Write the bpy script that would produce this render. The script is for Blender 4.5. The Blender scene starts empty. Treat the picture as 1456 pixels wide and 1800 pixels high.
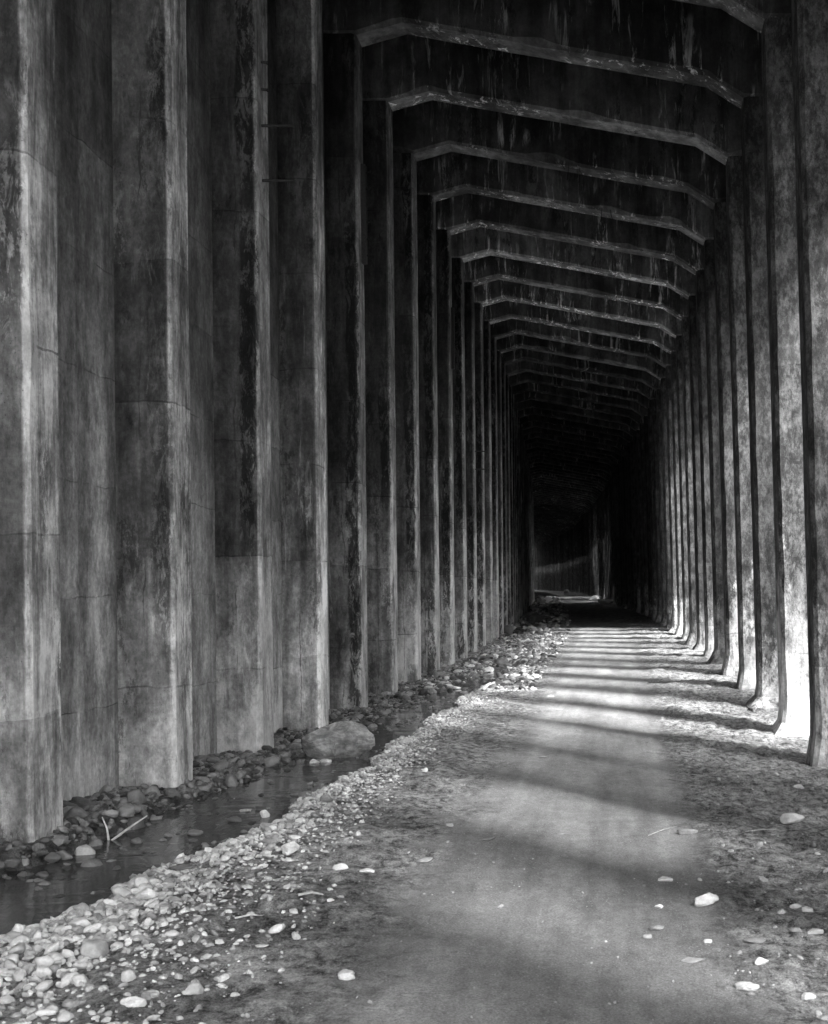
import bpy, bmesh, math, random
import numpy as np
from mathutils import Vector, Matrix, noise as mn

S = bpy.context.scene
C = S.collection
U = 1/800.0          # metres per layout unit
D0 = 2.5             # bay spacing, metres
CAMH = 2.1

# ------------------------------------------------------------------ camera, sky, sun, exposure
cd = bpy.data.cameras.new('camera'); cam = bpy.data.objects.new('camera', cd); C.objects.link(cam)
cd.sensor_fit = 'HORIZONTAL'; cd.sensor_width = 36; cd.lens = 2000/1456*36
cd.shift_x = (728-1081)/1456; cd.shift_y = (1040-900)/1456
cam.location = (0, 0, CAMH)
cam.rotation_euler = (Matrix.Rotation(math.radians(90), 3, 'X') @ Matrix.Rotation(-0.0096, 3, 'Z')).to_euler()
cd.clip_end = 2000; cd.clip_start = 0.05
cd.dof.use_dof = True; cd.dof.focus_distance = 19; cd.dof.aperture_fstop = 10
S.camera = cam

SUN_EL, SUN_AZ = math.radians(43), math.radians(131)   # azimuth clockwise from +Y: behind and to the right
w = bpy.data.worlds.new('World'); S.world = w; w.use_nodes = True
nt = w.node_tree; nt.nodes.clear()
sky = nt.nodes.new('ShaderNodeTexSky'); sky.sky_type = 'NISHITA'; sky.sun_disc = False
sky.sun_elevation = SUN_EL; sky.sun_rotation = SUN_AZ
bw = nt.nodes.new('ShaderNodeRGBToBW'); bg = nt.nodes.new('ShaderNodeBackground'); wo = nt.nodes.new('ShaderNodeOutputWorld')
bg.inputs['Strength'].default_value = 0.15
nt.links.new(sky.outputs[0], bw.inputs[0]); nt.links.new(bw.outputs[0], bg.inputs[0]); nt.links.new(bg.outputs[0], wo.inputs[0])
sl = bpy.data.lights.new('sun', 'SUN'); sl.energy = 1.7; sl.angle = math.radians(9); sl.color = (1, 1, 1)
so = bpy.data.objects.new('sun', sl); C.objects.link(so)
sd = Vector((math.sin(SUN_AZ)*math.cos(SUN_EL), math.cos(SUN_AZ)*math.cos(SUN_EL), math.sin(SUN_EL)))
so.rotation_euler = sd.to_track_quat('Z', 'Y').to_euler()
so.location = (20, -20, 30)
S.view_settings.view_transform = 'Standard'; S.view_settings.look = 'None'
S.view_settings.gamma = 1; S.view_settings.exposure = 3.12
S.render.engine = 'CYCLES'
S.cycles.max_bounces = 8; S.cycles.diffuse_bounces = 6

# ------------------------------------------------------------------ layout of the shed: curve, grade, ground
DT = [(-22, 0), (9, 0), (12, 15), (16, 130), (20, 400), (26, 1000), (40, 2550), (54, 4450), (65, 6300), (75, 8600), (85, 11600), (100, 17000)]
_zz = np.linspace(-22, 100, 1221)
_dd = np.interp(_zz, [a for a, b in DT], [b for a, b in DT])
_k = np.exp(-np.linspace(-2, 2, 41)**2); _k /= _k.sum()
_dd = np.convolve(np.pad(_dd, 20, mode='edge'), _k, 'valid')
def Dz(z): return np.interp(z, _zz, _dd)
def Gz(z): return np.where(np.asarray(z) < 0, 0, 30*np.asarray(z)-.1*np.asarray(z)**2)
def T(tab): return [a for a, b in tab], [b for a, b in tab]
cL = T([(-12, 1300), (0, 1300), (3.25, 1405), (4.25, 1495), (5.25, 1567), (6.25, 1610), (8.25, 1655), (10.25, 1700), (12, 1730), (20, 1730), (100, 1700)])
cR = T([(-12, 1560), (0, 1590), (3, 1650), (5.25, 1722), (6.25, 1715), (7.25, 1650), (8.25, 1619), (9.25, 1590), (11.25, 1605), (13.25, 1602), (15.25, 1594), (20, 1590), (100, 1580)])
cB = T([(-12, 1360), (0, 1370), (3.25, 1465), (5.25, 1535), (7.25, 1600), (10, 1650), (14, 1690), (20, 1690), (100, 1660)])
wR = T([(-12, -2950), (2.1, -2600), (2.65, -2320), (3.3, -2140), (4.2, -2020), (6.2, -2000), (8.4, -1940), (10.2, -1860), (100, -1860)])
wL = T([(-12, -3100), (3.0, -3080), (3.33, -3030), (3.6, -2930), (4.2, -2820), (4.8, -2700), (6.2, -2430), (7.0, -2350), (8.4, -2280), (10.2, -2080), (100, -2080)])
WAT = 1430
def ip(t, z): return np.interp(z, t[0], t[1])
def wl_(z):
    z = np.asarray(z, float); return np.interp(z, wL[0], wL[1])+(45*np.sin(z*6.1+.5)+30*np.sin(z*14.3+1))*np.clip(z/3, 0, 1)
def wr_(z):
    z = np.asarray(z, float); return np.interp(z, wR[0], wR[1])+55*np.sin(z*5.3+2)+38*np.sin(z*12.7)
def smooth(a, b, x):
    t = np.clip((x-a)/(b-a), 0, 1); return t*t*(3-2*t)
def shade_hill(x, y):
    """ground outside the open side with added unseen banks that block light, metres; x from the track line"""
    base = -0.6*smooth(2.9, 5, x)
    h1 = smooth(9, 19, x)*(9.5+1.5*np.sin(y*.11+1)+1.*np.sin(y*.31))*(.3+.7*smooth(-6, 9, y))  # added unseen hill, cuts off the low sky light
    m = smooth(36, 41, y)*(1-.62*smooth(68, 96, y))
    h2 = m*smooth(3.8, 7.2, x)*(17.5+.8*np.sin(y*.7))  # added unseen bank, keeps sun and sky off the middle stretch
    return base+np.maximum(np.maximum(h1, h2), smooth(104, 117, y)*smooth(4.5, 8.5, x)*14)  # last term: another unseen bank added to darken the far end
def Hg(X, z):
    """height of the ground in metres (world), X in layout units from the track line, z in bays"""
    X = np.asarray(X, float); z = np.asarray(z, float)
    g = Gz(z); L = ip(cL, z)-g; R = ip(cR, z)-g; B = ip(cB, z)-g
    a = wl_(z); b = wr_(z)
    fade = 1-smooth(9.5, 13, z)
    bed = (WAT+75)*fade+(1-fade)*(np.maximum(L, B)+25)
    h = np.where(X < a, L+(WAT-L)*fade*smooth(-3120, 0, (X-a)-0)*0, 0.)
    # left bank: level at the wall, falling to the waterline
    w_ = np.clip((a+3147)*.7, 110, 420)
    left = L+(bed-L)*smooth(a-w_, a+60, X)
    tb = np.clip((X-a)/(b-a), 0, 1)
    mid = bed
    tr = smooth(b-280, b+100, X)
    right0 = B+(R-B)*np.clip((X+1700)/(3486), 0, 1)
    h = np.where(X < a+60, left, mid)
    h = h*(1-tr)+right0*tr
    # path: slightly dished and raised crown, verge roughness added by noise elsewhere
    h = h+14*smooth(-1500, -900, X)*(1-smooth(300, 900, X))
    xm = X*U
    out = -h*U+CAMH+np.where(xm > 2.6, shade_hill(np.maximum(xm, 2.6), z*D0), 0)
    return out
def world(X, z): return X*U-Dz(z)*U, z*D0
def head(z): return float((Dz(z+.3)-Dz(z-.3))/(.6)*U/D0)
def unproj(px, py, dh=0.0):
    """where the line of sight through a photo pixel meets the ground -> (X layout, z bays)"""
    th = .0096; dx, dy = px-1081, py-1040
    x = dx-dy*th; y = dy+dx*th
    lo, hi = 1.5, 90
    for z in np.arange(1.6, 90, .02):
        X = x*z+Dz(z); zz = CAMH-y*z*U*1.0
        if zz <= float(Hg(X, z))+dh: return float(X), float(z)
    return float(X), 90.

# ------------------------------------------------------------------ helpers
def mk(name, verts, faces, mat, parent=None, smooth_=False):
    me = bpy.data.meshes.new(name); me.from_pydata([tuple(v) for v in verts], [], faces); me.update()
    me.materials.append(mat)
    if smooth_: me.polygons.foreach_set('use_smooth', [True]*len(me.polygons))
    o = bpy.data.objects.new(name, me); C.objects.link(o)
    if parent: o.parent = parent
    return o
def np_mesh(name, V, F, mat, smooth_=True):
    me = bpy.data.meshes.new(name)
    V = np.asarray(V, np.float32); F = np.asarray(F, np.int32); n = F.shape[1]
    me.vertices.add(len(V)); me.vertices.foreach_set('co', V.ravel())
    me.loops.add(F.size); me.loops.foreach_set('vertex_index', F.ravel())
    me.polygons.add(len(F)); me.polygons.foreach_set('loop_start', np.arange(0, F.size, n, dtype=np.int32))
    me.polygons.foreach_set('loop_total', np.full(len(F), n, np.int32))
    me.polygons.foreach_set('use_smooth', np.full(len(F), smooth_, bool))
    me.update(calc_edges=True); me.validate()
    me.materials.append(mat)
    o = bpy.data.objects.new(name, me); C.objects.link(o); return o
def tag(o, label=None, cat=None, group=None, kind=None):
    if label: o['label'] = label
    if cat: o['category'] = cat
    if group: o['group'] = group
    if kind: o['kind'] = kind
    return o
def loft(rings, cap=True):
    V = []; F = []; n = len(rings[0])
    for r in rings: V += r
    for i in range(len(rings)-1):
        for j in range(n):
            k = (j+1) % n
            F.append((i*n+j, i*n+k, (i+1)*n+k, (i+1)*n+j))
    if cap:
        F.append(tuple(range(n))[::-1]); F.append(tuple((len(rings)-1)*n+j for j in range(n)))
    return V, F
def tube(pts, r, n=8):
    rings = []
    for i, p in enumerate(pts):
        p = Vector(p); t = (Vector(pts[min(i+1, len(pts)-1)])-Vector(pts[max(i-1, 0)])).normalized()
        a = t.orthogonal().normalized(); b = t.cross(a)
        rr = r[i] if isinstance(r, (list, tuple)) else r
        rings.append([tuple(p+a*rr*math.cos(k*2*math.pi/n)+b*rr*math.sin(k*2*math.pi/n)) for k in range(n)])
    return loft(rings)
def join(*vf):
    V = []; F = []
    for v, f in vf:
        o = len(V); V += list(v); F += [tuple(i+o for i in q) for q in f]
    return V, F

# ------------------------------------------------------------------ materials
class NB:
    def __init__(s, name):
        s.m = bpy.data.materials.new(name); s.m.use_nodes = True; s.t = s.m.node_tree; s.t.nodes.clear()
        s.out = s.t.nodes.new('ShaderNodeOutputMaterial'); s.b = s.t.nodes.new('ShaderNodeBsdfPrincipled')
        s.t.links.new(s.b.outputs[0], s.out.inputs[0])
        s.b.inputs['Specular IOR Level'].default_value = .25
        g = s.t.nodes.new('ShaderNodeNewGeometry'); s.P = g.outputs['Position']; s.N = g.outputs['Normal']
    def link(s, a, b):
        if hasattr(a, 'is_output'): s.t.links.new(a, b)
        else: b.default_value = a
    def map(s, v, sc, off=(0, 0, 0)):
        n = s.t.nodes.new('ShaderNodeMapping'); s.link(v, n.inputs[0])
        n.inputs['Scale'].default_value = sc; n.inputs['Location'].default_value = off; return n.outputs[0]
    def noise(s, v, scale=1, det=6, rough=.6, dist=0):
        n = s.t.nodes.new('ShaderNodeTexNoise'); s.link(v, n.inputs['Vector'])
        n.inputs['Scale'].default_value = scale; n.inputs['Detail'].default_value = det
        n.inputs['Roughness'].default_value = rough; n.inputs['Distortion'].default_value = dist; return n.outputs[0]
    def vor(s, v, scale, feat='F1'):
        n = s.t.nodes.new('ShaderNodeTexVoronoi'); n.feature = feat; s.link(v, n.inputs['Vector']); n.inputs['Scale'].default_value = scale
        return n.outputs['Distance']
    def rng(s, v, a, b, c, d):
        n = s.t.nodes.new('ShaderNodeMapRange'); s.link(v, n.inputs[0])
        for i, x in enumerate((a, b, c, d)): s.link(x, n.inputs[i+1])
        return n.outputs[0]
    def ma(s, op, a, b=0., c=0.):
        n = s.t.nodes.new('ShaderNodeMath'); n.operation = op
        for i, x in enumerate((a, b, c)): s.link(x, n.inputs[i])
        return n.outputs[0]
    def mix(s, f, a, b):
        n = s.t.nodes.new('ShaderNodeMix'); n.data_type = 'FLOAT'
        s.link(f, n.inputs[0]); s.link(a, n.inputs[2]); s.link(b, n.inputs[3]); return n.outputs[0]
    def obj_rand(s):
        return s.t.nodes.new('ShaderNodeObjectInfo').outputs['Random']
    def attr(s, n):
        a = s.t.nodes.new('ShaderNodeAttribute'); a.attribute_name = n; return a
    def xyz(s, v):
        n = s.t.nodes.new('ShaderNodeSeparateXYZ'); s.link(v, n.inputs[0]); return n.outputs
    def bump(s, h, st, d=.02, nrm=None):
        n = s.t.nodes.new('ShaderNodeBump'); n.inputs['Strength'].default_value = st; n.inputs['Distance'].default_value = d
        s.link(h, n.inputs['Height'])
        if nrm is not None: s.link(nrm, n.inputs['Normal'])
        s.t.links.new(n.outputs[0], s.b.inputs['Normal']); return n.outputs[0]
    def col(s, v): s.t.links.new(v, s.b.inputs['Base Color'])

def concrete(name, lo=.07, hi=.26, mould=.5, white=.6, lift=1.27, seed=0., edge=None, board=.1, eamt=.8, ew=9., soft=.5, band=False, pale=0, spots=1.8, rvar=False, under_light=False):
    b = NB(name); P = b.map(b.P, (1, 1, 1), (seed*7.3, seed*3.1, seed*1.7))
    x, y, z = b.xyz(P)
    big = b.noise(P, .55, 5, .55)
    streak = b.noise(b.map(P, (3, 3, .24)), 1, 7, .62, .3)
    fine = b.noise(P, 22, 5, .7)
    med = b.noise(b.map(P, (2.3, 2.3, 1.5)), 1, 10, .76)
    v = b.rng(big, .34, .68, lo, hi)
    v = b.ma('MULTIPLY', v, b.rng(streak, .41, .59, .62, 1.25))
    v = b.ma('MULTIPLY', v, b.rng(med, .4, .6, .62, 1.25))
    v = b.ma('MULTIPLY', v, b.rng(fine, .3, .7, .86, 1.14))
    # pour lifts: every band of concrete its own tone, a ragged joint between
    wob = b.ma('MULTIPLY', b.ma('SUBTRACT', b.noise(P, 1.3, 4, .6), .5), .16)
    lz = b.ma('DIVIDE', b.ma('ADD', z, wob), lift)
    fl = b.ma('FLOOR', lz); fr = b.ma('FRACT', lz)
    wn = b.t.nodes.new('ShaderNodeTexWhiteNoise'); wn.noise_dimensions = '2D'
    cx = b.t.nodes.new('ShaderNodeCombineXYZ'); b.link(fl, cx.inputs[0]); b.link(b.ma('FLOOR', b.ma('DIVIDE', y, 1.25)), cx.inputs[1])
    b.link(cx.outputs[0], wn.inputs['Vector'])
    v = b.ma('MULTIPLY', v, b.rng(wn.outputs[0], 0, 1, .62, 1.28))
    joint = b.ma('LESS_THAN', fr, .013)
    jn = b.ma('MULTIPLY', joint, b.rng(b.noise(P, 2.1, 3), .4, .6, 0, 1))
    v = b.mix(b.ma('MULTIPLY', jn, .65), v, .03)
    # lime runs
    wm = b.ma('MULTIPLY', b.rng(b.noise(b.map(P, (6.5, 6.5, .75)), 1, 8, .75, .5), .55, .64, 0, 1), b.rng(b.noise(P, .8, 3), .42, .58, 0, 1))
    v = b.mix(b.ma('MULTIPLY', wm, white), v, .5)
    # black mould with ragged outlines
    dm = b.ma('MULTIPLY', b.rng(b.noise(b.map(P, (4, 4, 1.6)), 1, 12, .82), .52, .56, 0, 1), b.rng(b.noise(b.map(P, (1.6, 1.6, .22)), 1, 3), .46, .56, 0, 1))
    v = b.mix(b.ma('MULTIPLY', dm, mould), v, .02)
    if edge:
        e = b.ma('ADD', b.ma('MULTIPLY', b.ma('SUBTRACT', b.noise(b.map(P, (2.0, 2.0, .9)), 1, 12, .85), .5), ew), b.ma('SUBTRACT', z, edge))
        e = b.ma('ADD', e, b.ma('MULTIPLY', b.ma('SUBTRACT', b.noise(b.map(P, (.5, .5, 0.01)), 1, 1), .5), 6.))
        em = b.ma('MULTIPLY', b.rng(e, -.3, soft, 0, 1), eamt)  # darker above edge: ragged mould, plus upper shade worked into the colour
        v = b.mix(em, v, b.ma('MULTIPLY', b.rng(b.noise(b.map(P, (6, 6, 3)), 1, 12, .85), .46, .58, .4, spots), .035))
    if band:
        tc = b.t.nodes.new('ShaderNodeTexCoord').outputs['Object']; lx = b.xyz(tc)[0]
        lx = b.ma('ADD', lx, b.ma('MULTIPLY', b.ma('SUBTRACT', b.noise(b.map(P, (1, 1, .35)), 1.2, 6, .7), .5), .3))
        bd = b.ma('MULTIPLY', b.rng(lx, -4.16, -4.13, 0, 1), b.rng(lx, -3.975, -3.95, 1, 0))
        on = b.rng(b.noise(b.map(P, (.3, .9, .16), (3, 5, 1)), 1, 2), .42, .5, 0, 1)
        lich = b.rng(b.noise(b.map(P, (9, 9, 3.2)), 1, 12, .8, .6), .5, .55, .25, 1.35)
        v = b.ma('MULTIPLY', v, b.mix(b.ma('MULTIPLY', bd, on), 1., lich))
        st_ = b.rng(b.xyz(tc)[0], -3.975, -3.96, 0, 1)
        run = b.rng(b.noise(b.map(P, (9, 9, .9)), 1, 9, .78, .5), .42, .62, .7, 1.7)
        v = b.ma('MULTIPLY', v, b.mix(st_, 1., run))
        front_shade = b.ma('MULTIPLY', b.rng(b.ma('ADD', b.xyz(tc)[2], b.ma('MULTIPLY', b.noise(b.map(P, (2, 2, .6)), 1, 8, .75), 4.)), 2.6, 5.0, 0, .74), b.ma('SUBTRACT', 1., st_))  # shade painted in: camera-facing fronts darkened towards the top
        v = b.mix(front_shade, v, b.ma('MULTIPLY', v, .28))
        v = b.ma('MULTIPLY', v, b.mix(st_, 1., 1.55))  # track-side faces painted lighter, imitating light from the open side
        gr = b.ma('LESS_THAN', b.ma('ABSOLUTE', b.ma('SUBTRACT', lx, -4.2)), .006)
        v = b.mix(b.ma('MULTIPLY', gr, b.rng(b.noise(P, 1.1, 2), .45, .55, 0, .7)), v, .04)
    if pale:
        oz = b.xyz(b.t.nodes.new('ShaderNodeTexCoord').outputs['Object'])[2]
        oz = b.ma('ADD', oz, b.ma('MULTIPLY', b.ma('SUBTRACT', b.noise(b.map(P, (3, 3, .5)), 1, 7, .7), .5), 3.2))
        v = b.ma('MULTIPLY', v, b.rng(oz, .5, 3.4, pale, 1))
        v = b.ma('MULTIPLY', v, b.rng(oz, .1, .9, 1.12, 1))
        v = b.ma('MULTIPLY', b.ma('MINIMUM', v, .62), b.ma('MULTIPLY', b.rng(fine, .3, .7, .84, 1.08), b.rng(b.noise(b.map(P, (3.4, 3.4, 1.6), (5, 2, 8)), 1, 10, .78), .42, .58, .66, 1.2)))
    # pits
    pit = b.rng(b.vor(P, 26), .05, .16, 0, 1)
    pm = b.rng(b.noise(P, 3.3, 2), .5, .56, 1, 0)
    v = b.ma('MULTIPLY', v, b.ma('MAXIMUM', b.rng(pit, 0, 1, .45, 1), pm))
    if under_light: v = b.ma('MULTIPLY', v, b.rng(b.xyz(b.N)[2], -.6, -.85, 1, 2.6))  # undersides painted lighter by their normal, imitating bounced light
    if rvar: v = b.ma('MULTIPLY', v, b.xyz(b.t.nodes.new('ShaderNodeObjectInfo').outputs['Color'])[0])
    b.col(v); b.b.inputs['Roughness'].default_value = .88
    # board marks
    bw_ = b.ma('FRACT', b.ma('DIVIDE', z, .19)); bl = b.rng(b.ma('ABSOLUTE', b.ma('SUBTRACT', bw_, .5)), .44, .5, 0, -board)
    h = b.ma('ADD', b.ma('MULTIPLY', fine, .35), b.ma('MULTIPLY', med, 1.2))
    h = b.ma('ADD', h, b.ma('MULTIPLY', b.ma('MAXIMUM', pit, pm), .35)); h = b.ma('ADD', h, b.ma('MULTIPLY', jn, -1.))
    h = b.ma('ADD', h, bl); h = b.ma('ADD', h, b.ma('MULTIPLY', streak, .6))
    b.bump(h, .7, .02)
    return b.m
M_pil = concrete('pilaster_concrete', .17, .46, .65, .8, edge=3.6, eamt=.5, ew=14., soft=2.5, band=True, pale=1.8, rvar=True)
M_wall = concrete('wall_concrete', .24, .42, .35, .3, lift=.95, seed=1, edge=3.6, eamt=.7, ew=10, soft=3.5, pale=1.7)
M_beam = concrete('beam_concrete', .03, .13, .8, 1.2, lift=3.1, seed=2, under_light=True, rvar=True)
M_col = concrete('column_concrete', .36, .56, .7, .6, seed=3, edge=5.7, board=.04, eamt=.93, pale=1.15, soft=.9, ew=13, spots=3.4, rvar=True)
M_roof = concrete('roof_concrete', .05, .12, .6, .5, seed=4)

def ground_mat():
    b = NB('packed_dirt'); P = b.P
    a = b.attr('zone'); r, g, bl = (lambda o: (o[0], o[1], o[2]))(b.t.nodes.new('ShaderNodeSeparateColor').outputs)
    sc = b.t.nodes[-1]; b.t.links.new(a.outputs['Color'], sc.inputs[0])
    n1 = b.noise(b.map(P, (1.6, .7, 1)), .9, 8, .68); n2 = b.noise(b.map(P, (1, .75, 1)), 13, 9, .8); n3 = b.noise(P, 85, 4, .75)
    path = b.ma('MULTIPLY', b.rng(b.noise(b.map(P, (3.2, .28, 1)), 1, 5, .6), .38, .62, .8, 1.2), b.ma('MULTIPLY', b.ma('MULTIPLY', b.rng(n1, .35, .65, .18, .34), b.rng(n2, .35, .65, .82, 1.16)), b.rng(n3, .3, .7, .55, 1.45)))
    ver = b.ma('MULTIPLY', b.ma('MULTIPLY', b.rng(n2, .4, .6, .06, .52), b.rng(b.noise(P, 2.3, 4), .35, .65, .6, 1.3)), b.rng(n3, .3, .7, .45, 1.5))
    rag = b.ma('ADD', r, b.ma('MULTIPLY', b.ma('SUBTRACT', b.noise(P, 2.2, 10, .78), .5), 2.2))
    v = b.mix(b.rng(rag, .3, .65, 0, 1), ver, path)
    # pebble specks
    sp = b.ma('MULTIPLY', b.ma('LESS_THAN', b.vor(P, 42), .2), b.rng(b.noise(P, 5, 2), .45, .55, .25, 1))
    v = b.mix(b.ma('MULTIPLY', sp, .8), v, .42)
    v = b.mix(bl, v, b.ma('MULTIPLY', v, .35))
    v = b.mix(g, v, b.rng(n2, .3, .7, .02, .09))
    b.col(v)
    b.link(b.mix(bl, .93, .45), b.b.inputs['Roughness'])
    h = b.ma('ADD', b.ma('MULTIPLY', n2, b.mix(b.rng(rag, .3, .65, 0, 1), 2.6, .7)), b.ma('MULTIPLY', n3, b.mix(r, .7, .4)))
    b.bump(h, .8, .04)
    return b.m
M_ground = ground_mat()

def stone_mat(name, lo, hi, rough, attr=False):
    b = NB(name); P = b.P
    rnd = b.attr('tone').outputs['Fac'] if attr else b.obj_rand()
    n = b.noise(P, 14, 8, .7); n2 = b.noise(P, 60, 4, .7)
    v = b.rng(rnd, 0, 1, lo, hi)
    v = b.ma('MULTIPLY', v, b.rng(n, .3, .7, .68, 1.25)); v = b.ma('MULTIPLY', v, b.rng(n2, .3, .7, .88, 1.12))
    b.col(v); b.b.inputs['Roughness'].default_value = rough
    b.bump(b.ma('ADD', n, b.ma('MULTIPLY', n2, .3)), .6, .015); return b.m
M_dry = stone_mat('dry_stone', .4, .8, .9)
M_drk = stone_mat('damp_stone', .1, .26, .5)
M_grey = stone_mat('grey_stone', .2, .4, .85)
M_gdry = stone_mat('dry_gravel', .26, .78, .9, True)
M_gdrk = stone_mat('damp_gravel', .04, .26, .5, True)
M_white = stone_mat('pale_stone', .6, .78, .85)
def rock_mat():
    b = NB('boulder_rock'); P = b.P
    n = b.noise(P, 3, 10, .75, 1.2); n2 = b.noise(P, 30, 6, .7); st = b.noise(b.map(P, (9, 3, 22)), 1, 5, .6, 1.)
    v = b.rng(n, .35, .65, .4, .8); v = b.ma('MULTIPLY', v, b.rng(st, .4, .6, .65, 1.2)); v = b.ma('MULTIPLY', v, b.rng(n2, .3, .7, .8, 1.2))
    b.col(v); b.b.inputs['Roughness'].default_value = .7; b.bump(b.ma('ADD', n, b.ma('MULTIPLY', n2, .4)), 1., .12); return b.m
M_rock = rock_mat()
def water_mat():
    b = NB('stream_water'); P = b.P
    n = b.noise(b.map(P, (5, 1.6, 1)), 1, 5, .6, .6); n2 = b.noise(b.map(P, (1.1, 2.2, 1)), 1, 3, .5)
    b.b.inputs['Base Color'].default_value = (.08, .08, .08, 1); b.b.inputs['Roughness'].default_value = .05
    b.b.inputs['IOR'].default_value = 1.33; b.b.inputs['Specular IOR Level'].default_value = .5
    b.b.inputs['Transmission Weight'].default_value = .35
    b.bump(b.ma('MULTIPLY', n, b.rng(n2, .42, .6, .15, 1)), .35, .03); return b.m
M_water = water_mat()
def plain(name, v, r, metal=0):
    b = NB(name); n = b.noise(b.P, 25, 6, .7)
    b.col(b.ma('MULTIPLY', b.rng(n, .3, .7, .6, 1.4), v)); b.b.inputs['Roughness'].default_value = r; b.b.inputs['Metallic'].default_value = metal
    b.bump(n, .4, .005); return b.m
M_iron = plain('rusted_iron', .04, .7, .3)
M_wood = plain('bleached_wood', .55, .85)
M_bark = plain('bark', .07, .9)
M_leaf = plain('needles', .05, .8)

# ------------------------------------------------------------------ ground, stream, wall, roof
rs = np.random.RandomState(5)
def vnoise(X, Y, s, seed=0, oct=4):
    out = np.zeros(X.shape); a = 1.; f = s
    for o in range(oct):
        r = np.random.RandomState(seed*17+o); G = r.rand(256, 256)*2-1
        x = X*f; y = Y*f; xi = np.floor(x).astype(int); yi = np.floor(y).astype(int)
        u = x-xi; v = y-yi; u = u*u*(3-2*u); v = v*v*(3-2*v)
        g = lambda i, j: G[(xi+i) % 256, (yi+j) % 256]
        out += a*((g(0, 0)*(1-u)+g(1, 0)*u)*(1-v)+(g(0, 1)*(1-u)+g(1, 1)*u)*v); a *= .5; f *= 2.07
    return out
def build_ground():
    ys = [-60.]
    while ys[-1] < 3: ys.append(ys[-1]+(1. if ys[-1] < -2 else .25))
    while ys[-1] < 251: ys.append(ys[-1]+max(.028, (ys[-1]-3)*.0052))
    ys = np.array(ys)
    xs = np.concatenate([[-200, -120, -60, -30, -15, -9, -6, -5], np.arange(-4.5, -1.6, .035), np.arange(-1.6, 3.2, .045), 3.2+np.cumsum(np.full(14, .3)), 7.4+np.cumsum(np.full(14, .9)), [24, 30, 40, 60, 100, 160, 250]])
    Xl = xs[None, :]/U; Zl = ys[:, None]/D0
    Xg = np.broadcast_to(Xl, (len(ys), len(xs))); Zg = np.broadcast_to(Zl, Xg.shape)
    H = Hg(Xg, Zg)
    xm = Xg*U; ym = Zg*D0
    band = smooth(-4.4, -3.9, xm)*(1-smooth(2.6, 6, xm))
    pathm = smooth(-1500, -500, Xg)*(1-smooth(150, 850, Xg))
    ver = smooth(200, 1100, Xg)
    H = H+band*(.028*vnoise(xm, ym, 1.1, 1, 3)*(1-.6*pathm)+(.012*(1-pathm)+.003)*vnoise(xm, ym, 7, 2, 4)+ver*.026*vnoise(xm, ym, 5.5, 3, 4))
    H = H+(1-band)*.25*vnoise(xm, ym, .35, 4, 4)*smooth(4, 8, np.abs(xm))
    xw = xm-Dz(Zg)*U*(1-smooth(30, 120, np.abs(xm)))
    V = np.stack([xw, ym, H], -1).reshape(-1, 3)
    ny, nx = H.shape; i = np.arange(ny-1)[:, None]*nx+np.arange(nx-1)[None, :]
    F = np.stack([i, i+1, i+nx+1, i+nx], -1).reshape(-1, 4)
    o = np_mesh('ground', V, F, M_ground); tag(o, kind='structure')
    col = o.data.color_attributes.new('zone', 'FLOAT_COLOR', 'POINT')
    a = wl_(Zg); b = wr_(Zg); fd = 1-smooth(9.5, 14, Zg)
    wet = smooth(a-320, a-80, Xg)*(1-smooth(b-40, b+170, Xg))*fd
    arr = np.stack([pathm, smooth(6.5, 9, xm)*1., wet, np.ones_like(wet)], -1).astype(np.float32).reshape(-1)
    col.data.foreach_set('color', arr)
    return H, xs, ys
GH, GXS, GYS = build_ground()
def gz(X, z):
    """height of the built ground sheet"""
    x = X*U; y = z*D0
    j = int(np.clip(np.searchsorted(GXS, x)-1, 0, len(GXS)-2)); i = int(np.clip(np.searchsorted(GYS, y)-1, 0, len(GYS)-2))
    u = (x-GXS[j])/(GXS[j+1]-GXS[j]); v = (y-GYS[i])/(GYS[i+1]-GYS[i])
    return float((GH[i, j]*(1-u)+GH[i, j+1]*u)*(1-v)+(GH[i+1, j]*(1-u)+GH[i+1, j+1]*u)*v)

def build_water():
    V = []; F = []; zs = np.arange(-4, 13, .25); n = 9
    for z in zs:
        a = -3560.; b = float(wr_(z))+150
        for k in range(n):
            X = a+(b-a)*k/(n-1); V.append((X*U, z*D0, CAMH-(WAT-max(0, z-7)*4)*U))
    for i in range(len(zs)-1):
        for k in range(n-1):
            q = i*n+k; F.append((q, q+1, q+n+1, q+n))
    o = mk('stream_water', V, F, M_water, smooth_=True); tag(o, kind='structure')
build_water()
CEIL = 6740
def roofline(X):           # underside of the beams relative to CEIL
    return float(np.interp(X, [-3700, -3147, -2570, 1225, 1660, 2300], [0, 0, 155, -550, -830, -830]))
def slab_y(X): return 1155-.186*(X+2570)
def strip(name, prof, z0, z1, mat, step=.5):
    V = []; F = []; n = len(prof); zs = np.arange(z0, z1+1e-6, step)
    for z in zs:
        h = head(z); cx = -float(Dz(z))*U; g = float(Gz(z))*U
        for X, Y, rel in prof:
            V.append((cx+X*U, z*D0, CAMH+Y*U+g*rel))
    for i in range(len(zs)-1):
        for k in range(n):
            m = (k+1) % n; F.append((i*n+k, i*n+m, (i+1)*n+m, (i+1)*n+k))
    F.append(tuple(range(n))); F.append(tuple(len(V)-n+k for k in range(n))[::-1])
    return mk(name, V, F, mat)
NB0, N1 = -4, 93
ZA, ZB = NB0+3.25-.6, N1+3.25
wl = strip('retaining_wall', [(-4100, -2300, 1), (-3545, -2300, 1), (-3545, CEIL+slab_y(-3545)+10, 1), (-4100, CEIL+slab_y(-4100)+10, 1)], ZA, ZB, M_wall)
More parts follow.
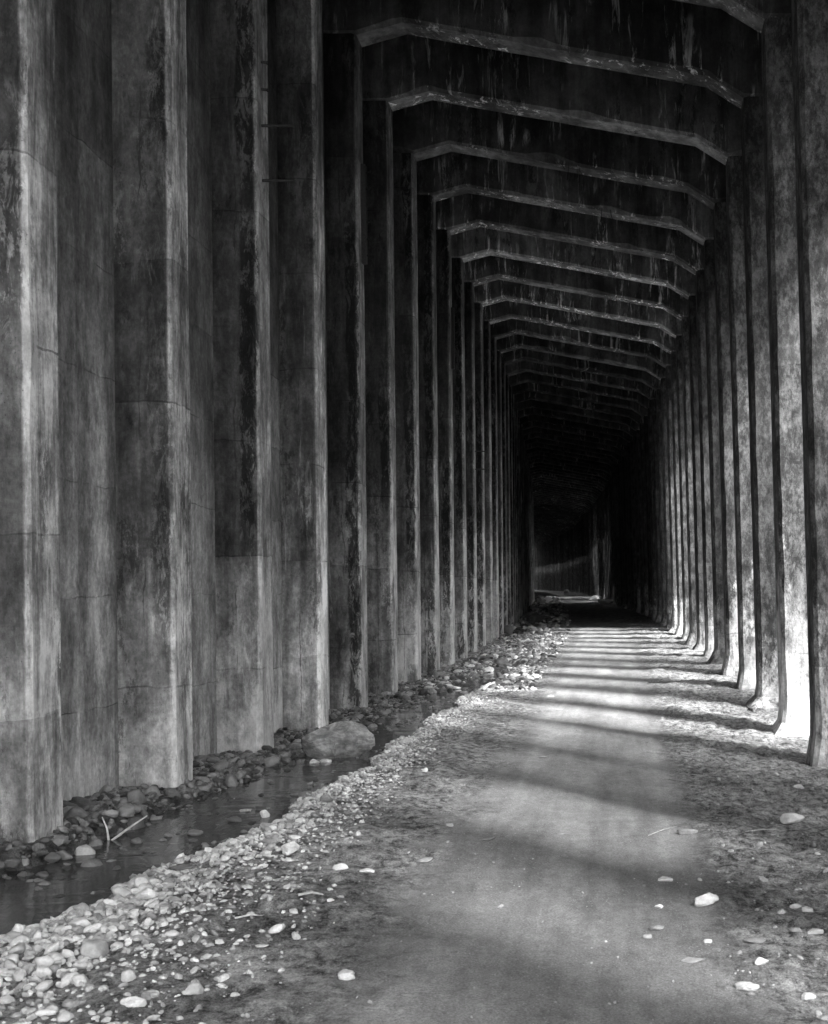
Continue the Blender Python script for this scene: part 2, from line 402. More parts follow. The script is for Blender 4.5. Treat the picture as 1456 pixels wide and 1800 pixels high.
tag(wl, 'long grey board marked concrete wall set back between the left pillars', 'wall')
rf = strip('shed_roof', [(-4200, CEIL+slab_y(-4200), 1), (2400, CEIL+slab_y(2400), 1), (3900, 5250, 1), (3900, 5450, 1), (2450, CEIL+slab_y(2400)+320, 1), (-4200, CEIL+slab_y(-4200)+320, 1)], ZA, ZB, M_roof)  # unseen overhang past the columns, lengthened and bent down to shade their tops
tag(rf, 'dark sloping concrete roof slab resting on the row of cross beams', 'roof')

# ------------------------------------------------------------------ frames
TH = .5       # thickness along the track
def jit(seed, a, b, amp): return amp*mn.noise(Vector((seed*3.7+a, b, seed*1.3)))
def ring_rect(x0, x1, c, seed, lev, amp=.006, both=True):
    """plan outline (x, y) of a pillar: y from -TH (towards the camera) to 0, chamfers on the track side x1"""
    s = 1 if x1 > x0 else -1
    ca = c*(1+jit(seed, 1.1, lev*2.1, .35)); cb = c*(1+jit(seed, 5.1, lev*2.3, .35))
    p = [(x0, -TH), (x1-s*ca, -TH), (x1, -TH+ca), (x1, -cb), (x1-s*cb, 0), (x0, 0)]
    p = [(x+(jit(seed, k*2.2, lev*1.3, amp) if 0 < k < 5 else 0), y+jit(seed, k*5.2+9, lev*1.9, amp*.6)) for k, (x, y) in enumerate(p)]
    return p if s > 0 else p[::-1]
def pil_mesh(seed, bottom, top):
    rings = []; n = max(2, int((top-bottom)/.22))
    for i in range(n+1):
        h = bottom+(top-bottom)*i/n
        rings.append([(x, y, h) for x, y in ring_rect(-3590*U, -3147*U, .055, seed, h)])
    return loft(rings)
def col_mesh(seed, bottom, ground, top):
    rings = []; n = max(2, int((top-bottom)/.16))
    fw = .11+.05*math.sin(seed*2.1); fh = .32+.12*math.sin(seed*1.3)
    for i in range(n+1):
        h = bottom+(top-bottom)*i/n
        t = (h-ground)/(top-ground)
        xi = (1790+(1660-1790)*max(t, 0))*U
        f = max(0, 1-(h-ground)/fh); f = min(f, 1.15)**1.4*fw*(1+jit(seed, 3, h*3, .5))
        r = ring_rect(2250*U, xi-f, .05, seed+50, h, .004)
        if f > .01:
            r = [(x, y-(f*.75 if y < -TH/2 else -f*.3)) for x, y in r]
        rings.append([(x, y, h) for x, y in r])
    return loft(rings)
def beam_mesh(seed):
    rings = []; X = -3590.
    xs = sorted(set([-3590., -3147., -2570., 1225., 1660., 2250.]+[float(x) for x in np.arange(-3400, 2200, 170)]))
    for X in xs:
        yb = roofline(X)*U; yt = (slab_y(X)+30)*U; x = X*U
        c = .05
        j = [jit(seed, k*3.1, x*1.5, .009) for k in range(6)]
        sp = max(0, mn.noise(Vector((seed*9.1, x*1.1, 4)))-.25)*.25   # spalled arrises
        dz = jit(seed, 40, x*2.2, .007)
        rings.append([(x, -TH+j[0]*.4, yt), (x, -TH+j[1]*.5, yb+c+sp+dz), (x, -TH+c+sp*.8, yb+dz+j[4]*.6), (x, -c, yb+dz+j[5]*.5), (x, j[2]*.5, yb+c+dz), (x, j[3]*.4, yt)])
    return loft(rings)
ORD = ['first', 'second', 'third', 'fourth', 'fifth', 'sixth', 'seventh', 'eighth', 'ninth', 'tenth', 'eleventh', 'twelfth', 'thirteenth', 'fourteenth', 'fifteenth', 'sixteenth', 'seventeenth', 'eighteenth', 'nineteenth', 'twentieth']
NOTE = {0: 'widest grey pillar at the left edge beside the pooled stream', 1: 'pillar with a black mottled streak beside the stony bank',
        2: 'pillar with iron rungs near its top', 3: 'broad pale pillar behind the big boulder', 4: 'pillar with a dark iron strip of pegs high up',
        5: 'narrow light edged pillar just past the boulder', 6: 'pillar whose beam has rusty wires hanging down', 7: 'slim pillar where the stream narrows',
        8: 'slim pillar with a small iron strip of pegs', 9: 'slim pillar beside the pale rubble', 10: 'slim pillar with two short iron rungs'}
def frame_obj(n):
    z = n+3.25; cx = -float(Dz(z))*U; g = float(Gz(z))*U
    o = bpy.data.objects.new('concrete_frame', None); C.objects.link(o)
    o.location = (cx, z*D0, g); o.rotation_euler = (0, 0, head(z)); o.empty_display_size = .3
    if n < 0: tag(o, 'concrete portal frame of the shed standing level with or behind the viewer', 'concrete frame')
    elif n < 20:
        l = '%s concrete portal frame from the viewer' % ORD[n]
        if n in NOTE: l += ', '+NOTE[n]
        elif n < 17: l += ', beside the sunlit stretch of path'
        else: l += ', where the path turns dark'
        w_ = l.split(); tag(o, ' '.join(w_[:16]), 'concrete frame')
    elif n < 37: tag(o, 'slim concrete portal frame in the dark middle stretch beyond the sunlit path', 'concrete frame')
    elif n < 55: tag(o, 'far concrete portal frame beside the small bright patch of path', 'concrete frame')
    else: tag(o, 'tiny concrete portal frame at the far bend of the shed', 'concrete frame')
    o['group'] = 'concrete portal frames along the shed'
    return o, z, g
cache = {}
for n in range(NB0, N1):
    o, z, g = frame_obj(n)
    top_p = CAMH+(CEIL)*U; top_c = CAMH+(CEIL-830)*U
    gl = float(Hg(-3300, z))-g; gr = float(Hg(1790, z))-g
    if n < 26:
        pv = pil_mesh(n, gl-.6, top_p); cv = col_mesh(n, gr-.5, gr, top_c); bv = beam_mesh(n)
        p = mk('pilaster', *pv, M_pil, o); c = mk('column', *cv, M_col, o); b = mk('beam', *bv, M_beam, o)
        for q in (b,): q.location = (0, 0, top_p)
    else:
        k = n % 4
        if k not in cache:
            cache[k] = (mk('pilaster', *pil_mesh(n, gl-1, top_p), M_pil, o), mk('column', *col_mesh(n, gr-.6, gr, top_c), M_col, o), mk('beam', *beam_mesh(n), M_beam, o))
            cache[k][2].location = (0, 0, top_p)
        else:
            for src in cache[k]:
                q = src.copy(); C.objects.link(q); q.parent = o
    tone = {2: 1.15, 3: 1.25, 4: .75, 5: 1.1, 6: .8, 7: .6, 8: .7, 9: .5, 10: 1.2, 11: 1.1, 12: 1.3, 13: 1.25, 14: 1.3, 15: 1.2, 16: .9}.get(n, .45+.75*random.Random(n*7+1).random())  # hand-set tones paint the sunlit columns lighter; the rest vary at random
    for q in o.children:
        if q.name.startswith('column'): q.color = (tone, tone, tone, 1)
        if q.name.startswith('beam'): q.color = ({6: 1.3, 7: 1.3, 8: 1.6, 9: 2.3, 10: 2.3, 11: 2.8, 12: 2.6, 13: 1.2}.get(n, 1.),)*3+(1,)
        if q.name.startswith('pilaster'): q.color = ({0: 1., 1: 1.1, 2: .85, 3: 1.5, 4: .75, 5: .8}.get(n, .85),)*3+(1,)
    if n in (2, 10):   # iron rungs on the pillar face
        hs = (4.35, 4.95, 5.35, 5.65) if n == 2 else (3.0, 3.5)
        xi = -3147*U
        for i, h in enumerate(hs):
            L = .36 if i < 2 else .07; hh = CAMH+h*1.03
            y0 = -.3
            v = tube([(xi-.02, y0, hh), (xi+L, y0+.02, hh), (xi+L, y0+.02, hh-.02)], .016, 6)
            mk('rung', *v, M_iron, o)
    if n in (4, 8):    # iron strip with pegs
        h0, h1 = (4.95, 6.5) if n == 4 else (5.1, 6.6)
        xi = -3147*U; y0 = -TH*.35
        a = (xi-.01, y0-.06); bb = (xi+.07, y0+.06)
        rings = [[(a[0], a[1], h), (bb[0], a[1], h), (bb[0], bb[1], h), (a[0], bb[1], h)] for h in (CAMH+h0, CAMH+h1)]
        st = mk('iron_strip', *loft(rings), M_iron, o)
        for k in range(6):
            h = CAMH+h0+.12+k*(h1-h0-.24)/5
            mk('peg', *tube([(bb[0]-.01, y0, h), (bb[0]+.07, y0, h+.015), (bb[0]+.075, y0, h+.05)], [.015, .012, .012], 6), M_iron, st)
    if n in (6, 7, 10): # hanging wires and rubble at the spalled arris
        rr = random.Random(n); pts = []
        for k in range(5 if n == 6 else 2):
            X = (-900+rr.random()*500)*U if n == 6 else (-200+rr.random()*600)*U
            yb = top_p+roofline(X/U)*U; L = .15+rr.random()*.25; dx = (rr.random()-.5)*.3
            mk('hanging_wire', *tube([(X, -TH+.03, yb+.05), (X+dx*.3, -TH-.03, yb-L*.5), (X+dx, -TH-.05, yb-L)], .008, 5), M_iron, o)

# ------------------------------------------------------------------ stones
def stone_mesh(seed, sub, angular=.0, flat=.6, name='stone', mat=None):
    bm = bmesh.new(); bmesh.ops.create_icosphere(bm, subdivisions=sub, radius=1)
    r = random.Random(seed); ax = [Vector((r.gauss(0, 1), r.gauss(0, 1), r.gauss(0, 1))).normalized() for _ in range(16)]
    ds = [.52+.35*r.random() for _ in ax]; sx, sy = 1, .6+.35*r.random()
    for v in bm.verts:
        d = v.co.normalized(); rad = 1.
        for a, k in zip(ax, ds):
            t = d.dot(a)
            if t > 0: rad = min(rad, (k+(.45-angular)*.35)/max(t, .01))
        rad *= 1+.10*mn.noise(d*1.6+Vector((seed, 0, 0)))+(.07*mn.noise(d*4+Vector((seed, 9, 0)))+.03*mn.noise(d*11+Vector((seed, 9, 0))))*(sub > 2)
        v.co = d*rad; v.co.x *= sx; v.co.y *= sy; v.co.z *= flat*(.85+.3*mn.noise(Vector((seed, 3, 3))))
    V = np.array([v.co[:] for v in bm.verts]); F = [[v.index for v in f.verts] for f in bm.faces]; bm.free()
    return V, np.array(F)
hi_st = [stone_mesh(s, 3, .35+(s % 3)*.2, .55+.09*(s % 4)) for s in range(10)]
lo_st = [stone_mesh(s+30, 2 if s < 4 else 1, .35+(s % 3)*.2, .55+.09*(s % 4)) for s in range(10)]
def mesh_from(V, F, name, mat, flatface=False):
    me = bpy.data.meshes.new(name); me.from_pydata([tuple(v) for v in V], [], [tuple(int(i) for i in f) for f in F]); me.update()
    me.polygons.foreach_set('use_smooth', [not flatface]*len(me.polygons)); me.materials.append(mat); return me
hi_me = {'dry': [mesh_from(*h, 'stone', M_dry) for h in hi_st], 'wet': [mesh_from(*h, 'stone', M_drk) for h in hi_st]}

R = random.Random(11)
cand = []   # X, z, size, kind, zone
def add(X, z, s, kind, zone, lift=.0): cand.append((X, z, s, kind, zone, lift))
def logn(m, sg): return m*math.exp(R.gauss(0, sg))
# right bank of the stream, pale cobbles
for i in range(14000):
    z = 1.7+6.8*R.random()**1.25
    b = float(wr_(z)); wdt = float(np.interp(z, [1.7, 2.4, 3, 5, 8.5], [900, 800, 520, 330, 420]))
    t = abs(R.gauss(0, .62)); X = b-60+wdt*t
    if t > 1.6: continue
    m = float(np.interp(z, [1.7, 2.6, 4, 8], [.031, .026, .021, .024]))*(1-.35*min(t, 1))
    add(X, z, min(logn(m, .42), .14), 'dry', 'right', .5 if t < .8 else .15)
# left bank, darker
for i in range(4500):
    z = 2.6+7*R.random()**1.1
    a = float(wl_(z)); f = ((z-3.25) % 1.0)
    xl = -3530 if f < .78 else -3120
    if z < 2.7: xl = -3530
    if a+40 <= xl: continue
    X = xl+(a+90-xl)*R.random()**.8
    add(X, z, min(logn(.036, .5), .13), 'wet', 'left', .4)
# rubble beyond
for i in range(6500):
    z = 8+9*R.random()
    X = -3100+1950*R.betavariate(1.5, 1.7)
    if abs(X-(wl_(z)+wr_(z))/2) < 150 and z < 10: continue
    add(X, z, min(logn(.042, .55), .17), 'dry' if R.random() < .5 else 'wet', 'rubble', .1)
for i in range(1400):
    z = 17+38*R.random(); X = -3100+2000*R.betavariate(1.3, 1.7)
    add(X, z, min(logn(.11, .5), .5), 'dry' if R.random() < .5 else 'wet', 'far rubble', .4)
# stones in the stream
for i in range(430):
    z = 2.2+6.5*R.random(); a = float(wl_(z)); b = float(wr_(z))
    X = a+(b-a)*R.choice((R.random()**2*.5, 1-R.random()**2*.45))
    add(X, z, min(logn(.04, .5), .12), 'wet', 'stream', .5)
# verge and path
for i in range(3600):
    z = 1.7+12*R.random()**1.4; X = 650+1100*R.random()+R.gauss(0, 180)
    add(X, z, min(logn(.010, .6), .045), 'dry', 'verge', .25)
for i in range(5000):
    z = 1.7+12*R.random()**1.4; X = -1650+2300*R.random()**2.6
    add(X, z, min(logn(.0055, .55), .026), 'dry', 'path', .25)
cand = [c for c in cand if c[1] > 1.6]
cand.sort(key=lambda c: -c[2]/c[1])

LAB = {('right', 'dry'): ('pale rounded stone heaped on the gravel ridge between stream and path', 'stones on the ridge between stream and path'),
       ('left', 'wet'): ('dark damp stone lying between the stream and the foot of the left pillars', 'stones at the foot of the left pillars'),
       ('rubble', 'dry'): ('light angular stone in the rubble where the stream disappears', 'light stones in the rubble upstream'),
       ('rubble', 'wet'): ('dark stone in the rubble where the stream disappears', 'dark stones in the rubble upstream'),
       ('far rubble', 'dry'): ('light rock in the far dark rubble along the left wall', 'far light rocks along the left wall'),
       ('far rubble', 'wet'): ('dark rock in the far rubble along the left wall', 'far dark rocks along the left wall'),
       ('stream', 'wet'): ('wet stone breaking the surface of the stream', 'wet stones in the stream'),
       ('verge', 'dry'): ('small pale stone on the rough dirt right of the path', 'small stones on the right verge'),
       ('path', 'dry'): ('small pebble lying on the smooth dirt path', 'pebbles on the path')}
def place(me, X, z, s, lift, name, rz=None, tilt=.25, sc=(1, 1, 1)):
    o = bpy.data.objects.new(name, me); C.objects.link(o)
    x, y = world(X, z); o.location = (x, y, gz(X, z)+s*lift*.45)
    o.rotation_euler = (R.gauss(0, tilt), R.gauss(0, tilt), R.random()*6.28 if rz is None else rz)
    o.scale = (s*sc[0], s*sc[1], s*sc[2]); return o

# ---- stones that the photo shows one by one: photo pixel of the base centre, pixel width, flatness, look, label
ang = mesh_from(*stone_mesh(77, 3, .55, .8), 'angular_stone', M_white, True)
named = [
 (610, 1722, 40, .62, 'pale', 'isolated white rounded stone on the path at the bottom centre', 1.0),
 (600, 1523, 34, .5, 'pale', 'left one of a pair of flat pale stones on the path edge', 1),
 (645, 1526, 32, .35, 'pale', 'right one of a pair of flat pale stones on the path edge', 1),
 (588, 1557, 13, .7, 'pale', 'tiny square white stone just below the pair of flat stones', 1),
 (748, 1515, 34, .5, 'grey', 'grey pebbly stone left of the middle of the path', 1),
 (792, 1457, 20, .6, 'grey', 'small grey stone on the path furthest up of three', 1),
 (858, 1480, 30, .4, 'grey', 'flat half sunk grey stone in the middle of the path', 1),
 (985, 1468, 22, .3, 'grey', 'small dark lump of dirt in the centre of the path', 1),
 (1390, 1448, 50, .5, 'pale', 'bright white wedge shaped stone on the right verge near the columns', 1),
 (1240, 1592, 48, .75, 'pale', 'large white angular rock on the right verge', 1),
 (1205, 1468, 48, .4, 'grey', 'long grey half buried rock at the edge of the right verge', 1),
 (1405, 1388, 24, .5, 'pale', 'pale stone in the column shadow on the right verge', 1),
 (1168, 1548, 32, .45, 'pale', 'smooth half buried pale stone right of the path', 1),
 (1160, 1596, 18, .6, 'pale', 'small pale stone left of the large white rock', 1),
 (1157, 1638, 30, .6, 'grey', 'grey rounded stone below the large white rock', 1),
 (1140, 1652, 22, .6, 'grey', 'small grey stone touching the grey rounded one', 1),
 (1338, 1702, 32, .6, 'pale', 'white oval stone on the lower right verge', 1),
 (1315, 1738, 52, .4, 'pale', 'flat white elongated stone near the bottom right', 1),
 (1420, 1762, 30, .6, 'pale', 'grey white stone in the bottom right corner', 1),
 (1398, 1594, 24, .7, 'pale', 'left stone of the cluster at the right edge of the verge', 1),
 (1420, 1600, 30, .6, 'pale', 'biggest stone of the cluster at the right edge of the verge', 1),
 (1375, 1612, 18, .6, 'pale', 'smallest stone of the cluster at the right edge of the verge', 1),
 (1432, 1645, 34, .6, 'pale', 'pale stone below the cluster at the right edge', 1),
 (1400, 1642, 30, .5, 'grey', 'grey stone below the cluster near the right edge', 1),
 (1330, 1650, 44, .25, 'grey', 'flat grey slab sunk in the dirt of the right verge', 1),
 (1245, 1662, 22, .4, 'pale', 'flat pale stone in the middle of the right verge', 1),
 (1215, 1690, 50, .2, 'grey', 'broad flush stone slab sunk in the verge', 1),
 (460, 1664, 30, .25, 'pale', 'thin pale flake on the dirt left of the white rounded stone', 1),
 (535, 1630, 14, .6, 'grey', 'round grey pebble on the dirt left of the path', 1),
 (512, 1494, 42, .85, 'sharp', 'sharp white triangular rock on the gravel ridge', 1),
 (467, 1455, 20, 1.3, 'sharp', 'small upright white shard on the gravel ridge', 1),
 (260, 1578, 52, .55, 'pale', 'long flat topped white rock at the ridge by the water', 1),
 (283, 1572, 22, .9, 'pale', 'white knob shaped stone beside the flat topped rock', 1),
 (143, 1635, 46, .75, 'pale', 'big pale stone standing above the lower stream bank', 1),
 (235, 1775, 48, .6, 'pale', 'white wedge stone at the bottom of the cobbles', 1),
 (885, 1168, 34, .8, 'grey', 'mid grey angular rock in the upstream rubble', 1),
 (320, 1524, 52, .28, 'grey', 'flat slab shaped stone lying in the stream', 1),
 (148, 1528, 44, .7, 'grey', 'humped stone with a pale top in the lower stream', 1),
 (242, 1505, 26, .7, 'damp', 'dark stone in the stream beside the twig', 1),
 (295, 1493, 18, .9, 'damp', 'upright dark stone in the stream middle', 1),
 (343, 1490, 32, .5, 'damp', 'dark low stone in the middle of the stream', 1),
 (433, 1447, 24, .5, 'grey', 'small light topped stone in the stream below the boulder', 1),
 (415, 1465, 30, .6, 'damp', 'dark broken stone by the right bank of the stream', 1),
 (283, 1445, 32, .7, 'damp', 'black wet stone at the left bank of the stream', 1),
 (196, 1436, 32, .7, 'grey', 'rounded grey cobble on the left bank', 1),
 (360, 1388, 30, .6, 'grey', 'rounded cobble at the corner of the second pillar', 1),
 (552, 1358, 22, .6, 'pale', 'left one of two pale stones in front of the big boulder', 1),
 (574, 1357, 24, .6, 'pale', 'right one of two pale stones in front of the big boulder', 1),
 (600, 1244, 30, .8, 'grey', 'rounded cobble leaning at the foot of the fourth pillar', 1),
 (640, 1292, 18, .6, 'grey', 'small cobble in the water behind the big boulder', 1),
 (770, 1192, 28, .8, 'grey', 'pale cobble at the foot of the seventh pillar', 1),
 (680, 1222, 20, .8, 'grey', 'round cobble beside the sixth pillar', 1),
 (1345, 1318, 20, .4, 'grey', 'small flat stone between the two nearest column shadows', 1),
 (955, 1332, 20, .3, 'grey', 'flat dark flake in the middle of the path halfway up', 1),
 (968, 1226, 14, .5, 'pale', 'small bright stone on the left edge of the lit path', 1),
]
pmesh = {'pale': [mesh_from(*stone_mesh(200+i, 4, .52, .62), 'stone', M_white) for i in range(5)],
         'grey': [mesh_from(*stone_mesh(220+i, 4, .5, .62), 'stone', M_grey) for i in range(5)],
         'damp': [mesh_from(*stone_mesh(240+i, 3, .4, .62), 'stone', M_drk) for i in range(4)]}
nn = 0; taken = []
for i, (px, py, pw, fl, look, lab, _) in enumerate(named):
    X, z = unproj(px, py); s = pw*z*U/2
    water = (wl_(z)+20 < X < wr_(z)-20) and z < 9
    me = ang if look == 'sharp' else pmesh[look][i % len(pmesh[look])]
    o = place(me, X, z, s, 0, 'stone', rz=R.uniform(-.35, .35)+(3.14 if i % 2 else 0), tilt=.06, sc=(1, 1, fl/.62))
    if look == 'sharp': o.rotation_euler = (.2, -.5, .5)
    o.location.z += s*fl*.32 if not water else (CAMH-WAT*U-gz(X, z))+s*fl*.3
    tag(o, ' '.join(lab.split()[:16]), 'stone'); taken.append((X, z, s)); nn += 1
near = [c for c in cand if all((c[0]-a)**2*U*U+((c[1]-b)*D0)**2 > (c[2]*.7+s*.9)**2 for a, b, s in taken)]
NI = 295-nn-16
for c in near[:NI]:
    X, z, s, kind, zone, lift = c
    o = place(R.choice(hi_me[kind]), X, z, s, lift, 'stone', tilt=.3)
    if zone == 'stream': o.location.z = CAMH-WAT*U-s*.15
    l, gname = LAB[(zone, kind)]; tag(o, l, 'stone', gname)
def gravel(name, lst, mat, label, vs=None):
    VV = []; FF = []; TT = []; off = 0
    for X, z, s, kind, zone, lift in lst:
        V, F = (lo_st[R.randrange(4)] if s/z > .009 else lo_st[4+R.randrange(6)])
        rot = Matrix.Rotation(R.random()*6.28, 3, 'Z') @ Matrix.Rotation(R.gauss(0, .35), 3, 'X') @ Matrix.Rotation(R.gauss(0, .35), 3, 'Y')
        x, y = world(X, z)
        W = (V*s) @ np.array(rot).T+np.array([x, y, gz(X, z)+s*lift*.45 if zone != 'stream' else CAMH-WAT*U-s*.15])
        VV.append(W); FF.append(F+off); off += len(V); TT.append(np.full(len(V), R.random()*(.35 if zone in ('path', 'verge') else 1)))
    o = np_mesh(name, np.concatenate(VV), np.concatenate(FF), mat, False)
    a = o.data.attributes.new('tone', 'FLOAT', 'POINT'); a.data.foreach_set('value', np.concatenate(TT).astype(np.float32))
    tag(o, label, 'gravel', kind='stuff')
rest = near[NI:]
gravel('gravel', [c for c in rest if c[3] == 'dry'], M_gdry, 'loose pale gravel and pebbles along the ridge and verges')
gravel('gravel', [c for c in rest if c[3] == 'wet'], M_gdrk, 'dark damp gravel along the stream and left wall')

# the big boulder in the stream
def boulder(px, py, pw, ph, seed, name, label, mat, rz=0, sink=.1):
    X, z = unproj(px, py); s = pw*z*U/2; hgt = ph*z*U
    bm = bmesh.new(); bmesh.ops.create_icosphere(bm, subdivisions=5, radius=1)
    r = random.Random(seed); ax = [Vector((r.gauss(0, 1), r.gauss(0, 1), r.gauss(0, 1))).normalized() for _ in range(16)]; ds = [.6+.25*r.random() for _ in ax]
    for v in bm.verts:
        d = v.co.normalized(); rad = 1.05
        for a, k in zip(ax, ds):
            t = d.dot(a)
            if t > 0: rad = min(rad, k/max(t, .01))
        rad *= 1+.12*mn.noise(d*1.3+Vector((seed, 0, 0)))+.05*mn.noise(d*4+Vector((seed, 9, 0)))+.02*mn.noise(d*11)
        v.co = d*rad; x = v.co.x
        v.co.z *= .95*(1-.38*max(0, x)**1.2); v.co.y *= .75*(1-.35*abs(x)); v.co.z -= .22*max(0, -x-.2)
    me = bpy.data.meshes.new(name); bm.to_mesh(me); bm.free(); me.materials.append(mat)
    me.polygons.foreach_set('use_smooth', [True]*len(me.polygons))
    o = bpy.data.objects.new(name, me); C.objects.link(o)
    zs = [v.co.z for v in me.vertices]; xs = [v.co.x for v in me.vertices]
    kx = 2*s/(max(xs)-min(xs)); kz = hgt*(1+sink)/(max(zs)-min(zs))
    o.scale = (kx, kx, kz); x, y = world(X, z); o.location = (x, y+s*.35, max(gz(X, z), CAMH-WAT*U if (X < wr_(z) and z < 9) else -9)-min(zs)*kz-hgt*sink*1.1)
    o.rotation_euler = (0, 0, rz); tag(o, label, 'boulder'); return o
def wedge_rock(px, py, pw, ph, label):
    X, z = unproj(px, py); s = pw*z*U/2; H = ph*z*U
    r_ = random.Random(4); PL = [(Vector((r_.gauss(0, 1), r_.gauss(-.4, 1), r_.gauss(.3, .8))).normalized(), .5+.22*r_.random()) for _ in range(14)]; PL = [(a, k+abs(a.x)*.3) for a, k in PL]
    bm = bmesh.new(); bmesh.ops.create_icosphere(bm, subdivisions=6, radius=1)
    for v in bm.verts:
        d = v.co.normalized(); t = d.x; rr = math.sqrt(max(1-t*t, 1e-6)); a_, b_ = d.y/rr, d.z/rr
        k = (abs(a_)**3.2+abs(b_)**3.2)**(-1/3.2); q = (b_*k+1)/2
        top = float(np.interp(t, [-1, -.9, -.6, -.2, .1, .5, .85, 1], [.3, .68, .9, 1, .96, .8, .55, .34]))
        bot = float(np.interp(t, [-1, -.8, .1, .6, 1], [.1, -.2, -.25, -.05, .28]))
        y = a_*k*(.62-.25*t)*min(1, (1-abs(t))**.5*1.8); zz = bot+(top-bot)*q
        n = mn.noise(Vector((t*1.5, y*1.5, zz*2.2)))*.12+mn.noise(Vector((t*5, y*5, zz*6)))*.07+mn.noise(Vector((t*14, y*14, zz*14)))*.03+mn.noise(Vector((t*34, y*34, zz*34)))*.012
        crack = abs(t+.28+.35*(zz-.5)+.06*math.sin(zz*9)); n -= .2*max(0, 1-crack/.06)
        crack2 = abs(t-.1-.55*(zz-.4)); n -= .07*max(0, 1-crack2/.035)
        step = .05 if t+.28+.35*(zz-.5) < 0 and a_ < 0 else 0
        f = 1+n
        p = Vector((t*f, y/.6*f+step, (zz-.45)*2*(1+.6*n)))
        for a, k in PL:
            e = p.dot(a)-k
            if e > 0: p -= a*e*.85
        v.co = Vector((p.x*s, p.y*.6*s, (p.z/2+.45)*H))
    me = bpy.data.meshes.new('boulder'); bm.to_mesh(me); bm.free(); me.materials.append(M_rock)
    me.polygons.foreach_set('use_smooth', [True]*len(me.polygons))
    o = bpy.data.objects.new('boulder', me); C.objects.link(o); x, y = world(X, z)
    o.location = (x, y+s*.3, CAMH-WAT*U-.01); o.rotation_euler = (0, 0, .12); tag(o, label, 'boulder')
wedge_rock(592, 1350, 134, 74, 'big cracked grey boulder standing in the stream by the third pillar')
boulder(952, 1062, 18, 12, 8, 'boulder', 'left one of two far boulders beside the distant path', M_dry)
boulder(962, 1060, 20, 13, 9, 'boulder', 'right one of two far boulders beside the distant path', M_dry)
boulder(1048, 1056, 24, 9, 10, 'boulder', 'left pile rock at the far column feet', M_dry)
boulder(1066, 1062, 28, 9, 12, 'boulder', 'right pile rock at the far column feet', M_dry)
boulder(942, 1094, 24, 16, 13, 'boulder', 'dark rock in the shaded rubble along the far left wall', M_drk)
boulder(996, 1043, 10, 7, 14, 'boulder', 'small far rock near the end of the visible path', M_dry)

# twigs and sticks
def stick(p, q, h0, h1, r, label, fork=None):
    a = unproj(*p); b = unproj(*q)
    def w3(t, h): x, y = world(*t); return Vector((x, y, max(gz(*t), CAMH-WAT*U if t[0] < wr_(t[1]) and t[1] < 9 else -9)+h))
    A = w3(a, h0); B = w3(a if fork else b, h1)
    if fork: B = A+Vector((fork[0], fork[1], fork[2]))
    m = (A+B)/2+Vector((.01, 0, .012))
    return tube([tuple(A), tuple(m), tuple(B)], [r, r*.8, r*.4], 6)
v = join(stick((192, 1497), (0, 0), -.02, 0, .009, '', (-.05, 0, .19)), stick((192, 1497), (0, 0), -.02, 0, .01, '', (.27, .03, .19)), stick((192, 1497), (0, 0), -.02, 0, .007, '', (.1, -.02, .06)))
tag(mk('twig', *v, M_wood), 'bare forked pale twig sticking out of the stream', 'twig')
tag(mk('stick', *stick((413, 1623), (462, 1619), .008, .008, .006, ''), M_wood), 'thin pale stick lying on the dirt by the gravel', 'stick')
tag(mk('stick', *stick((525, 1586), (568, 1583), .008, .01, .008, ''), M_wood), 'short pale stick on the dirt below the flat stones', 'stick')
tag(mk('stick', *stick((1140, 1470), (1190, 1456), 0.002, .002, .0028, ''), M_wood), 'thin straw lying left of the long grey rock', 'stick')
tag(mk('stick', *stick((1310, 1464), (1372, 1458), 0.002, .002, .0028, ''), M_wood), 'thin straw lying below the white wedge shaped stone', 'stick')

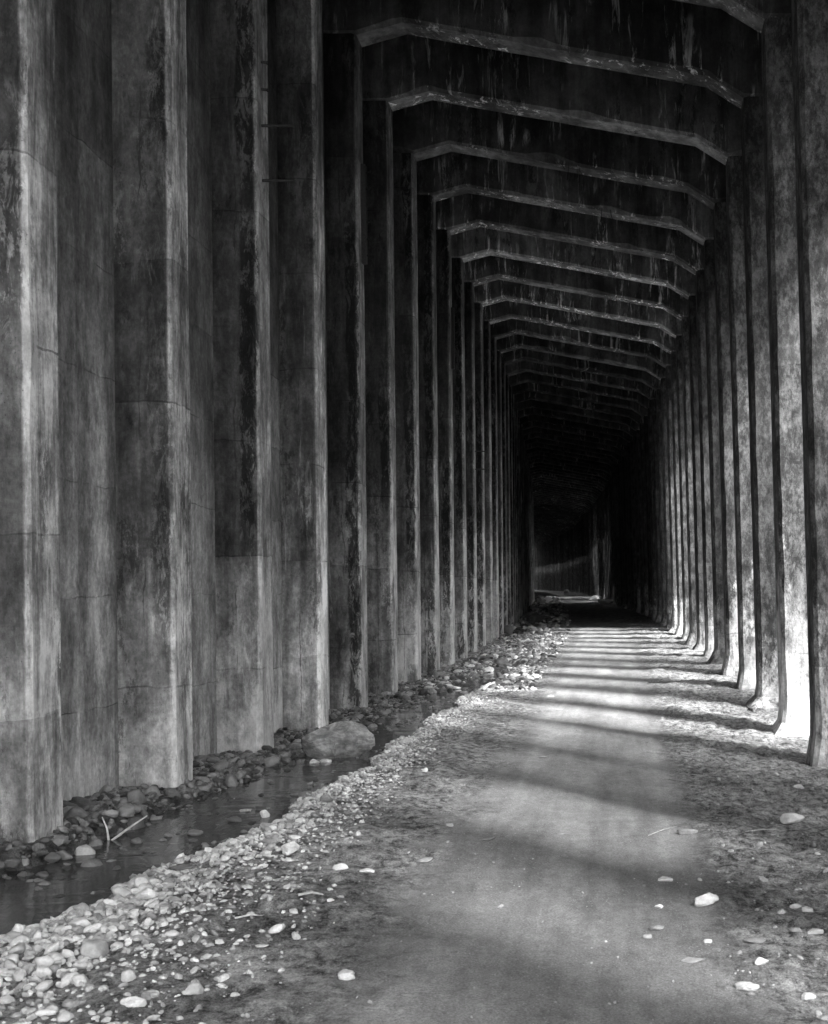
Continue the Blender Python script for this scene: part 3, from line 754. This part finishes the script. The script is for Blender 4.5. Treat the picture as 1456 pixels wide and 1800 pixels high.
# ------------------------------------------------------------------ unseen trees added outside the open side to filter the sun
def tree_mesh(seed, H=15.):
    r = np.random.RandomState(seed)
    tr = tube([(0, 0, -.5), (.05, 0, H*.4), (0, .05, H*.98)], [.24, .15, .02], 10)
    br = []; V = []; F = []
    k = 0; z = 2.2
    while z < H*.97:
        L = (H-z)/H*3.0+.25
        for j in range(5):
            a = r.rand()*6.28; l = L*(.7+.5*r.rand()); d = np.array([math.cos(a), math.sin(a), -.22])
            e = np.array([0, 0, z])+d*l
            br.append(tube([(0, 0, z), tuple(e)], [.035, .008], 5))
            m = int(10*l)+4
            for q in range(m):
                t = .15+.85*r.rand()**.8; c = np.array([0, 0, z])+d*l*t+r.randn(3)*.1*l*.6*(1.1-t*.5)
                u = r.randn(3); u /= np.linalg.norm(u); w_ = np.cross(u, r.randn(3)); w_ /= np.linalg.norm(w_)
                s_ = .11+.1*r.rand(); o = len(V)
                V += [tuple(c-u*s_*1.6), tuple(c+w_*s_*.5), tuple(c+u*s_*1.6), tuple(c-w_*s_*.5)]; F.append((o, o+1, o+2, o+3))
        z += .42
    return join(tr, *br), (V, F)
protos = []
tpos = [(9.2, -2.5), (8.4, 3.0), (9.6, 6.5), (8.0, 14.0), (8.8, 19.5), (10.5, 26), (10.5, 34), (9, 98), (9.5, 108), (8.5, 115), (10, 127), (6.5, 86), (7.5, 90), (6.8, 94.5), (7.6, 101), (6.4, 105), (8.2, 97), (7.6, -5.8), (7.8, .4), (7.2, -3.2), (6.4, -1.2), (8.2, 5.2), (10.2, -5), (10.4, 1.8)]
for i, (x, y) in enumerate(tpos):
    X = x/U; z = y/D0
    if i < 2:
        o = bpy.data.objects.new('shade_conifer', None); C.objects.link(o); (tv, cv) = tree_mesh(i+4)
        protos.append((o, mk('trunk', *tv, M_bark, o), mk('crown', *cv, M_leaf, o)))
    else:
        src = protos[i % 2]; o = src[0].copy(); C.objects.link(o)
        for c_ in src[1:]: q = c_.copy(); C.objects.link(q); q.parent = o
    o.location = (x-float(Dz(z))*U, y, float(Hg(X, z))-.3); o.rotation_euler = (0, 0, i*1.7); k = (.85+.3*((i*37) % 10)/10); o.scale = (k, k, k)
    tag(o, 'unseen conifer added outside the open column side to filter the sun', 'tree', 'unseen conifers added to filter the sun')
